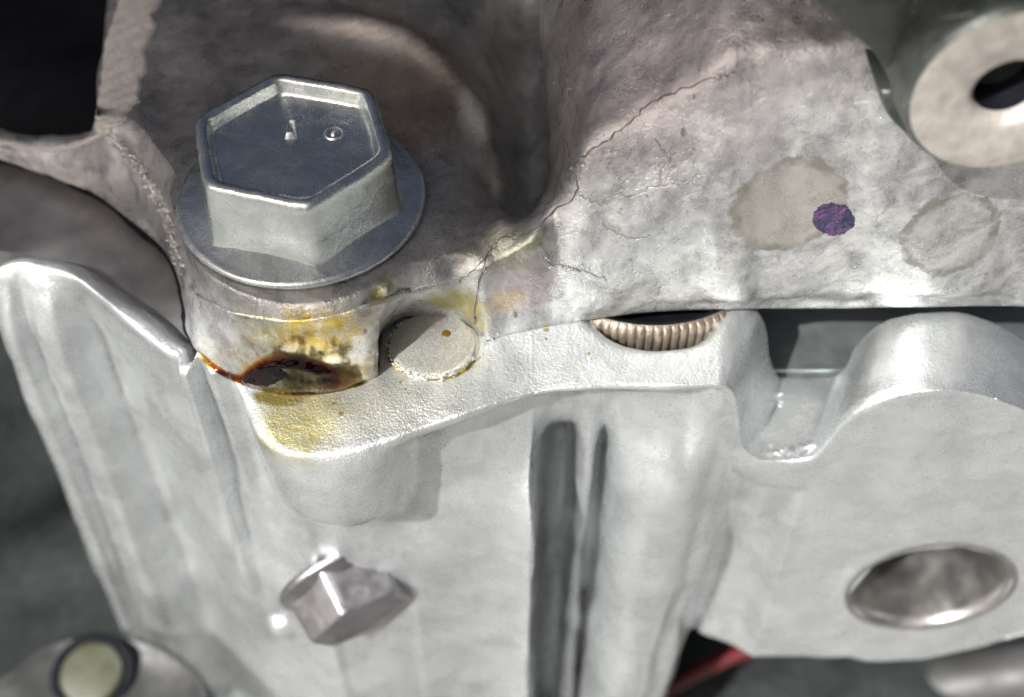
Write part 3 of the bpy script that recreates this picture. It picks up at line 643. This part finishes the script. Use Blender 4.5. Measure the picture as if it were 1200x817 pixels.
# shallow scoop in the ledge in front of the toothed ring
dS = np.hypot((B[..., 0] - 0.99) / .42, np.clip(B[..., 1] - 6.0, -9, .0) / .33); top = (B[..., 2] > -.05)
B[..., 2] -= top * .36 * np.exp(-dS ** 6) * (B[..., 1] < 6.9)
rmk = np.where(np.hypot(B[..., 0] - HC.x, B[..., 2] - HC.z) < HR + .12, .1, 1.0)
B = rough(B, [(0.9, .05, 8), (1.8, .035, 5), (5, .006, 2), (20, .0022, 7), (42, .0022, 3)], 1.0, rmk)
BF = B.reshape(-1, 3); IF = isf.reshape(-1)
F = [f for f in grid_faces(R0, C0) if not (IF[f[0]] and math.hypot(BF[list(f), 0].mean() - HC.x, BF[list(f), 2].mean() - HC.z) < HR * .995)]
body_l = mesh_obj('body', B.reshape(-1, 3), F, M['lower'], LO)
BVL = BVHTree.FromPolygons([tuple(v) for v in B.reshape(-1, 3)], F)
def onL(px, py, off=0.0):
    h = BVL.ray_cast(CAM, ray(px, py).normalized())
    if h[0] is None: return Z(px, py, 0)
    n = h[1] if h[1].dot(CAM - h[0]) > 0 else -h[1]
    return h[0] + n * off
M['bore'] = plain('bored_hole_wall', (0.40, 0.39, 0.38), 0.95, 0.36, 0.12, 3, 0.12, 20, 0.01)
lathe('hole_bore', [(HR + .06, .012), (HR + .02, .002), (HR - .005, -.03), (HR - .02, -.10), (HR - .02, -1.5)], M['bore'], body_l, HC, (0, -1, 0), 96, False)
# broken metal at the lower edge of the notch
V = []; F = []
for q in range(16):
    px = 903 + q * 3.4 + random.uniform(-3, 3); c = onL(px, 528 + random.uniform(-9, 6)); sliver(c, random.uniform(.03, .09), random.uniform(.015, .05), random.uniform(.01, .03), random.uniform(.2, 1.2))
for q in range(8):
    c = onL(908 + random.uniform(-5, 8), 470 + random.uniform(-12, 10)); sliver(c, random.uniform(.02, .05), random.uniform(.01, .02), random.uniform(.01, .025), random.uniform(-.4, .4))
tag(mesh_obj('broken_burr', V, F, M['lower'], LO, False), kind='stuff')
# foot of the fluted block beside the small bolt
ft = onL(336, 735)
lathe('block_foot', [(.001, -.3), (.14, -.28), (.17, -.1), (.165, .04), (.13, .1), (.06, .125), (.001, .13)], M['lower'], LO, ft + Vector((0, .06, 0)), (0.35, -.9, .1), 32, False)

# ------------------------------------------------------------------ hexagon flange bolts
def hexr(ap, R):
    def f(t):
        a = (t % (math.pi / 3)) - math.pi / 6
        h = ap / math.cos(a)
        p = 40.0
        return (h ** -p + R ** -p) ** (-1 / p)
    return f
def bolt(name, base, axis, xref, ap, hh, fr, ft_, mat, label, marks=True, dish=True):
    """base: centre of the seat; ap: apothem of the hexagon; hh: total head height; fr: flange radius"""
    root = thing(name, base, label, 'bolt')
    R = ap / math.cos(math.pi / 6); hf = hexr(1.0, 1.0 / math.cos(math.pi / 6) * .99)
    k = ap
    fl = lathe('flange', [(fr * .93, -.01), (fr * .985, .0), (fr, .02), (fr, ft_ * .6), (fr * .985, ft_ * .92), (fr * .955, ft_), (fr * .9, ft_ + .012), (k * 1.12, ft_ + .045), (k * 1.0, ft_ + .06), (k * .6, ft_ + .07)], mat, root, base, axis, 160, True, None, xref)
    # the hexagon: walls, rounded rim, dished top
    rows = [(1.10, ft_ - .02), (1.065, ft_ + .03), (1.04, ft_ + .08), (1.02, ft_ + .2), (1.0, hh - .10), (.995, hh - .05), (.978, hh - .018), (.955, hh - .002), (.91, hh), (.875, hh - .006)]
    if dish: rows += [(.858, hh - .022), (.835, hh - .090), (.818, hh - .112), (.785, hh - .118), (.5, hh - .110), (.2, hh - .105), (.01, hh - .104)]
    else: rows += [(.84, hh - .012), (.80, hh - .035), (.76, hh - .045), (.4, hh - .04), (.01, hh - .04)]
    def rf(t, r, ri):
        h = hf(t); circ = 1.0 / math.cos(math.pi / 6) * .955
        if 6 <= ri <= 9: h = min(h, circ + (9 - ri) * .008)
        return k * r * h
    hx = lathe('hex_head', [(q[0], q[1]) for q in rows], mat, root, base, axis, 192, False, rf, xref)
    for p in (hx,):
        n0 = len(p.data.vertices)
        for v in p.data.vertices:
            w = Vector(v.co); d = noise.noise(w * 5) * .006 + noise.noise(w * 17) * .0025; v.co = w + Vector((d, d * .6, d))
    return root, hx
BASE = Vector((BX, BY, ZB))
vx = Z(458, 180, 1.33) - BC; vx.z = 0
xr = Matrix.Rotation(math.radians(0), 3, 'Z') @ vx
big, bhx = bolt('flange_bolt', BASE, (0, 0, 1), xr, .60, 1.33 - ZB, .83, .06, M['zinc'], 'large zinc hex flange bolt with dished top on the oily boss')
# forged marks in the dish: a small raised wedge and a ringed pip
dz_ = 1.33 - .112
def wedge(c, L, w0, w1, h, d):
    V = []; u = Vector((math.cos(d), math.sin(d), 0)); v = Vector((-u.y, u.x, 0))
    for (a, w, z) in ((-1, w0, 0), (1, w1, 0), (-.8, w0 * .45, h * .5), (.78, w1 * .5, h)):
        V += [c + u * a * L - v * w + Vector((0, 0, z)), c + u * a * L + v * w + Vector((0, 0, z))]
    return V, [(0, 2, 6, 4), (2, 3, 7, 6), (3, 1, 5, 7), (1, 0, 4, 5), (4, 6, 7, 5)]
c = Z(341, 153, dz_); V, F = wedge(c - Vector((0, 0, .004)), .10, .030, .046, .055, math.radians(-84))
o = mesh_obj('forged_mark', V, F, M['zinc'], bhx); bevel(o, .008, 2, 20)
c = Z(391, 158, dz_); o = lathe('forged_mark', [(.068, -.006), (.058, .016), (.046, .020), (.032, -.002), (.024, .004), (.012, .022), (.001, .026)], M['zinc'], bhx, c, (0, 0, 1), 32, False)

ax2 = Vector((.44, -.86, -.24)).normalized(); c2 = onL(396, 690, -.16) + ax2 * .46
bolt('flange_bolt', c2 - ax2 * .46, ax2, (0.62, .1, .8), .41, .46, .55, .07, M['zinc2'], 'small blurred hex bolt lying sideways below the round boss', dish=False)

# ------------------------------------------------------------------ dowel in the ledge
DC = Z(507, 404, .055)
dw = thing('dowel_pin', DC, 'flat round dowel end with scratched face beside the oil', 'dowel')
lathe('pin', [(.29, -.4), (.29, .0), (.282, .012), (.265, .018), (.2, .018), (.001, .018)], M['dowel'], dw, DC, (0, 0, 1), 72, False)
V = []; F = []
for q in range(70):
    a = random.uniform(2.2, 5.9); r = .292 + random.uniform(-.012, .02); c = DC + Vector((math.cos(a) * r, math.sin(a) * r, .005 + random.uniform(-.01, .01)))
    sliver(c, random.uniform(.008, .03), random.uniform(.005, .014), random.uniform(.006, .02), a + 1.57)
tag(mesh_obj('burr', V, F, M['flash'], dw, False), kind='stuff')
lathe('oil_dimple', [(.034, .016), (.03, .022), (.015, .026), (.001, .026)], plain('amber_oil_drop', (.12, .055, .006), 0, .12, .1), dw, Z(523, 393, .055), (0, 0, 1), 20, False)
# dried oil collar round the pin
def collar():
    V = []; n = 60
    for k2 in range(n):
        a = math.radians(95) + math.radians(245) * k2 / (n - 1); w = .018 + .022 * abs(noise.noise(Vector((k2 * .23, 1, 0)))) * (1 if k2 < n - 6 else .3)
        d = Vector((math.cos(a), math.sin(a), 0)); z0 = Vector((DC.x, DC.y, .012))
        for (r, h) in ((.285, .028), (.285 + w * .5, .026), (.285 + w, .014), (.285 + w * 1.5, .0)): V.append(z0 + d * r + Vector((0, 0, h)))
    return mesh_obj('oil_collar', V, grid_faces(n, 4), M['collar'], dw)
M['collar'] = plain('dirty_oil_film', (.16, .12, .02), 0.0, .2, .5, 14, .6, 30, .02)
collar()

# ------------------------------------------------------------------ toothed ring in the slot
TC = Vector((0.99, 6.74, -.15)); 
tr = thing('toothed_ring', TC, 'bronze-grey toothed ring edge showing in the slot under the casting', 'ring')
nT = 96
def tooth(t, r, ri):
    if ri in (1, 2): return r * (1 + .035 * (abs(math.sin(t * nT / 2)) ** .3) + .012 * noise.noise(Vector((math.cos(t) * 9, math.sin(t) * 9, ri))))
    return r
lathe('toothed_rim', [(.84, -.2), (.92, -.16), (.92, .12), (.91, .135), (.90, .14)], M['sinter'], tr, TC, (0, 0, 1), 96 * 8, False, tooth)
lathe('ring_shadow_face', [(.905, .138), (.86, .13), (.80, .02), (.001, .0)], M['black'], tr, TC, (0, 0, 1), 64, False)  # black ring top, painting in the shadow under the casting

# ------------------------------------------------------------------ oil lying in the corner between boss and ledge
def oil_body():
    top = catmull([(226, 392), (248, 396), (268, 394), (290, 388), (316, 380), (345, 376), (374, 378), (398, 386), (414, 402), (422, 425), (432, 444)], 9)
    pool = catmull([(228, 405), (252, 428), (274, 438), (287, 424), (300, 413), (322, 413), (345, 420), (366, 426), (386, 424), (402, 436), (424, 450)], 9)
    bot = catmull([(232, 420), (258, 440), (283, 451), (305, 458), (325, 462), (345, 464), (362, 464), (380, 462), (395, 460), (412, 456), (436, 448)], 9)
    n = len(top); m = 34; V = []; TH = []
    for i in range(n):
        for j in range(m + 1):
            t = j / m; p = top[i] * (1 - t) + bot[i] * t
            e = min(1, i / 10, (n - 1 - i) / 10)
            tp = (pool[i][1] - top[i][1]) / (bot[i][1] - top[i][1])
            u = (t - tp) / max(1e-3, 1 - tp)
            film = max(0, .008 * (.35 + 1.4 * noise.noise(Vector((p[0] * .05, p[1] * .05, 3))) + .9 * noise.noise(Vector((p[0] * .16, p[1] * .16, 5)))))
            film *= min(1, t * 2.2) * max(0.15, min(1, (p[0] - 250) / 60))
            pl = 0 if u <= 0 else .07 * min(1, u * 3.2) ** 1.4
            if u > 0 and p[0] < 285: pl *= .55
            if p[0] > 375: pl *= max(.12, 1 - (p[0] - 375) / 28)
            end = min(1, (m - j) / 3)
            th = (film + pl) * e * end
            q = onU(p[0], p[1], 0); l = onL(p[0], p[1], 0)
            if (q - CAM).length > (l - CAM).length: q = l
            V.append(q + Vector((0, -.8, .6)) * (th * .55 + .004 * e * (j > 0))); TH.append(th)
    o = mesh_obj('oil_puddle', V, grid_faces(n, m + 1), M['oil'])
    if sum(p.normal.dot(CAM - p.center) > 0 for p in o.data.polygons) < len(o.data.polygons) / 2: o.data.flip_normals()
    at = o.data.attributes.new('thickness', 'FLOAT', 'POINT'); at.data.foreach_set('value', TH)
    return tag(o, 'dark red-brown engine oil pooled at the foot of the bolt boss', 'oil')
oil_body()

# ------------------------------------------------------------------ things below and behind, out of focus
# bracket with olive plug at the lower left
br = thing('bracket', Z(60, 790, -5.0), 'dark grey blurred bracket plate at the bottom left corner', 'bracket')
oc = catmull([(-140, 860), (-60, 815), (0, 790), (30, 768), (60, 750), (100, 742), (150, 742), (200, 760), (240, 800), (250, 900)], 5)
V = []; top = [Z(p[0], p[1], -4.6) for p in oc]; n = len(top); cen = Z(90, 860, -4.6)
for (s, dz) in ((1.04, -.5), (1.0, -.06), (.98, .0), (.93, .0), (.90, -.05), (.5, -.06), (.02, -.06)):
    for p in top: V.append(cen + (p - cen) * s + Vector((0, 0, dz)))
mesh_obj('plate', V, grid_faces(7, n), M['bracket'], br)
pc = Z(108, 790, -4.6)
pg = thing('round_plug', pc, 'round olive green plug set in the blurred bracket at bottom left', 'plug')
lathe('plug_head', [(.30, -.3), (.30, .02), (.285, .05), (.25, .06), (.001, .055)], M['plug'], pg, pc, (0, -.25, 1), 48, False)
lathe('seal_ring', [(.40, -.1), (.40, -.02), (.36, .01), (.31, .0), (.30, -.05)], M['black'], pg, pc, (0, -.25, 1), 48, False)
# red wire and grey pipe under the lobe at the lower right
tube('red_wire', [Y(*p, 6.1) for p in ((740, 830), (800, 797), (850, 772), (900, 754), (950, 742), (1050, 730))], .085, M['wire'], None, 16, 8, origin=Y(850, 772, 6.1))
tag(bpy.data.objects['red_wire'], 'blurred red wire under the casting at the lower right', 'wire')
tube('grey_pipe', [Y(*p, 6.5) for p in ((560, 905), (700, 880), (900, 836), (1050, 812), (1200, 790), (1400, 760))], .36, M['pipe'], None, 32, 8, origin=Y(1050, 812, 6.5))
tag(bpy.data.objects['grey_pipe'], 'grey pipe running below the red wire along the bottom edge', 'pipe')
tube('black_hose', [Y(*p, 6.9) for p in ((820, 915), (950, 890), (1100, 862), (1250, 830), (1400, 800))], .45, M['black'], None, 32, 8, origin=Y(1100, 862, 6.9))
tag(bpy.data.objects['black_hose'], 'black hose at the bottom right corner below the grey pipe', 'hose')

# ------------------------------------------------------------------ added unseen plate, its edge shaped to throw the upper-left shade
def shade_plate():
    T = 24.0
    edge = [Z(-1100, 330, -.12), Z(-100, 330, -.12), Z(60, 296, -.12), Z(150, 372, -.12), Z(212, 345, .3), Z(250, 360, .70), Z(345, 385, .70), Z(450, 356, .70), Z(530, 332, .74), Y(600, 318, 5.8), Y(655, 285, 5.9), Y(695, 228, 5.9), Y(765, 172, 5.95), Y(865, 106, 6.0), Y(985, 84, 6.0), Y(1050, 100, 5.75), Y(1110, 50, 5.5), Y(1190, 20, 5.45), Y(1500, -60, 5.45)]
    up = (Vector((-.1, .8, .6)) - SUN * Vector((-.1, .8, .6)).dot(SUN)).normalized()
    e = catmull([tuple(p) for p in edge], 3)
    V = []; lay = ((0, 0), (.0, .5), (16, 1.2), (16, .6))
    for (k2, th) in lay:
        for p in e:
            q = Vector(p) + SUN * (T + th)
            if k2:
                q = q + up * k2
            V.append(q)
    n = len(e)
    F = grid_faces(4, n) + [(3 * n + j, 3 * n + j + 1, j + 1, j) for j in range(n - 1)]
    F += [(0, n, 2 * n, 3 * n), (4 * n - 1, 3 * n - 1, 2 * n - 1, n - 1)]
    o = mesh_obj('added_shade_plate', V, F, M['shade_plate'], smooth=False); fix_normals(o)
    tag(o, 'unseen black plate added above the castings to shade the bolt', 'shade_plate')
shade_plate()
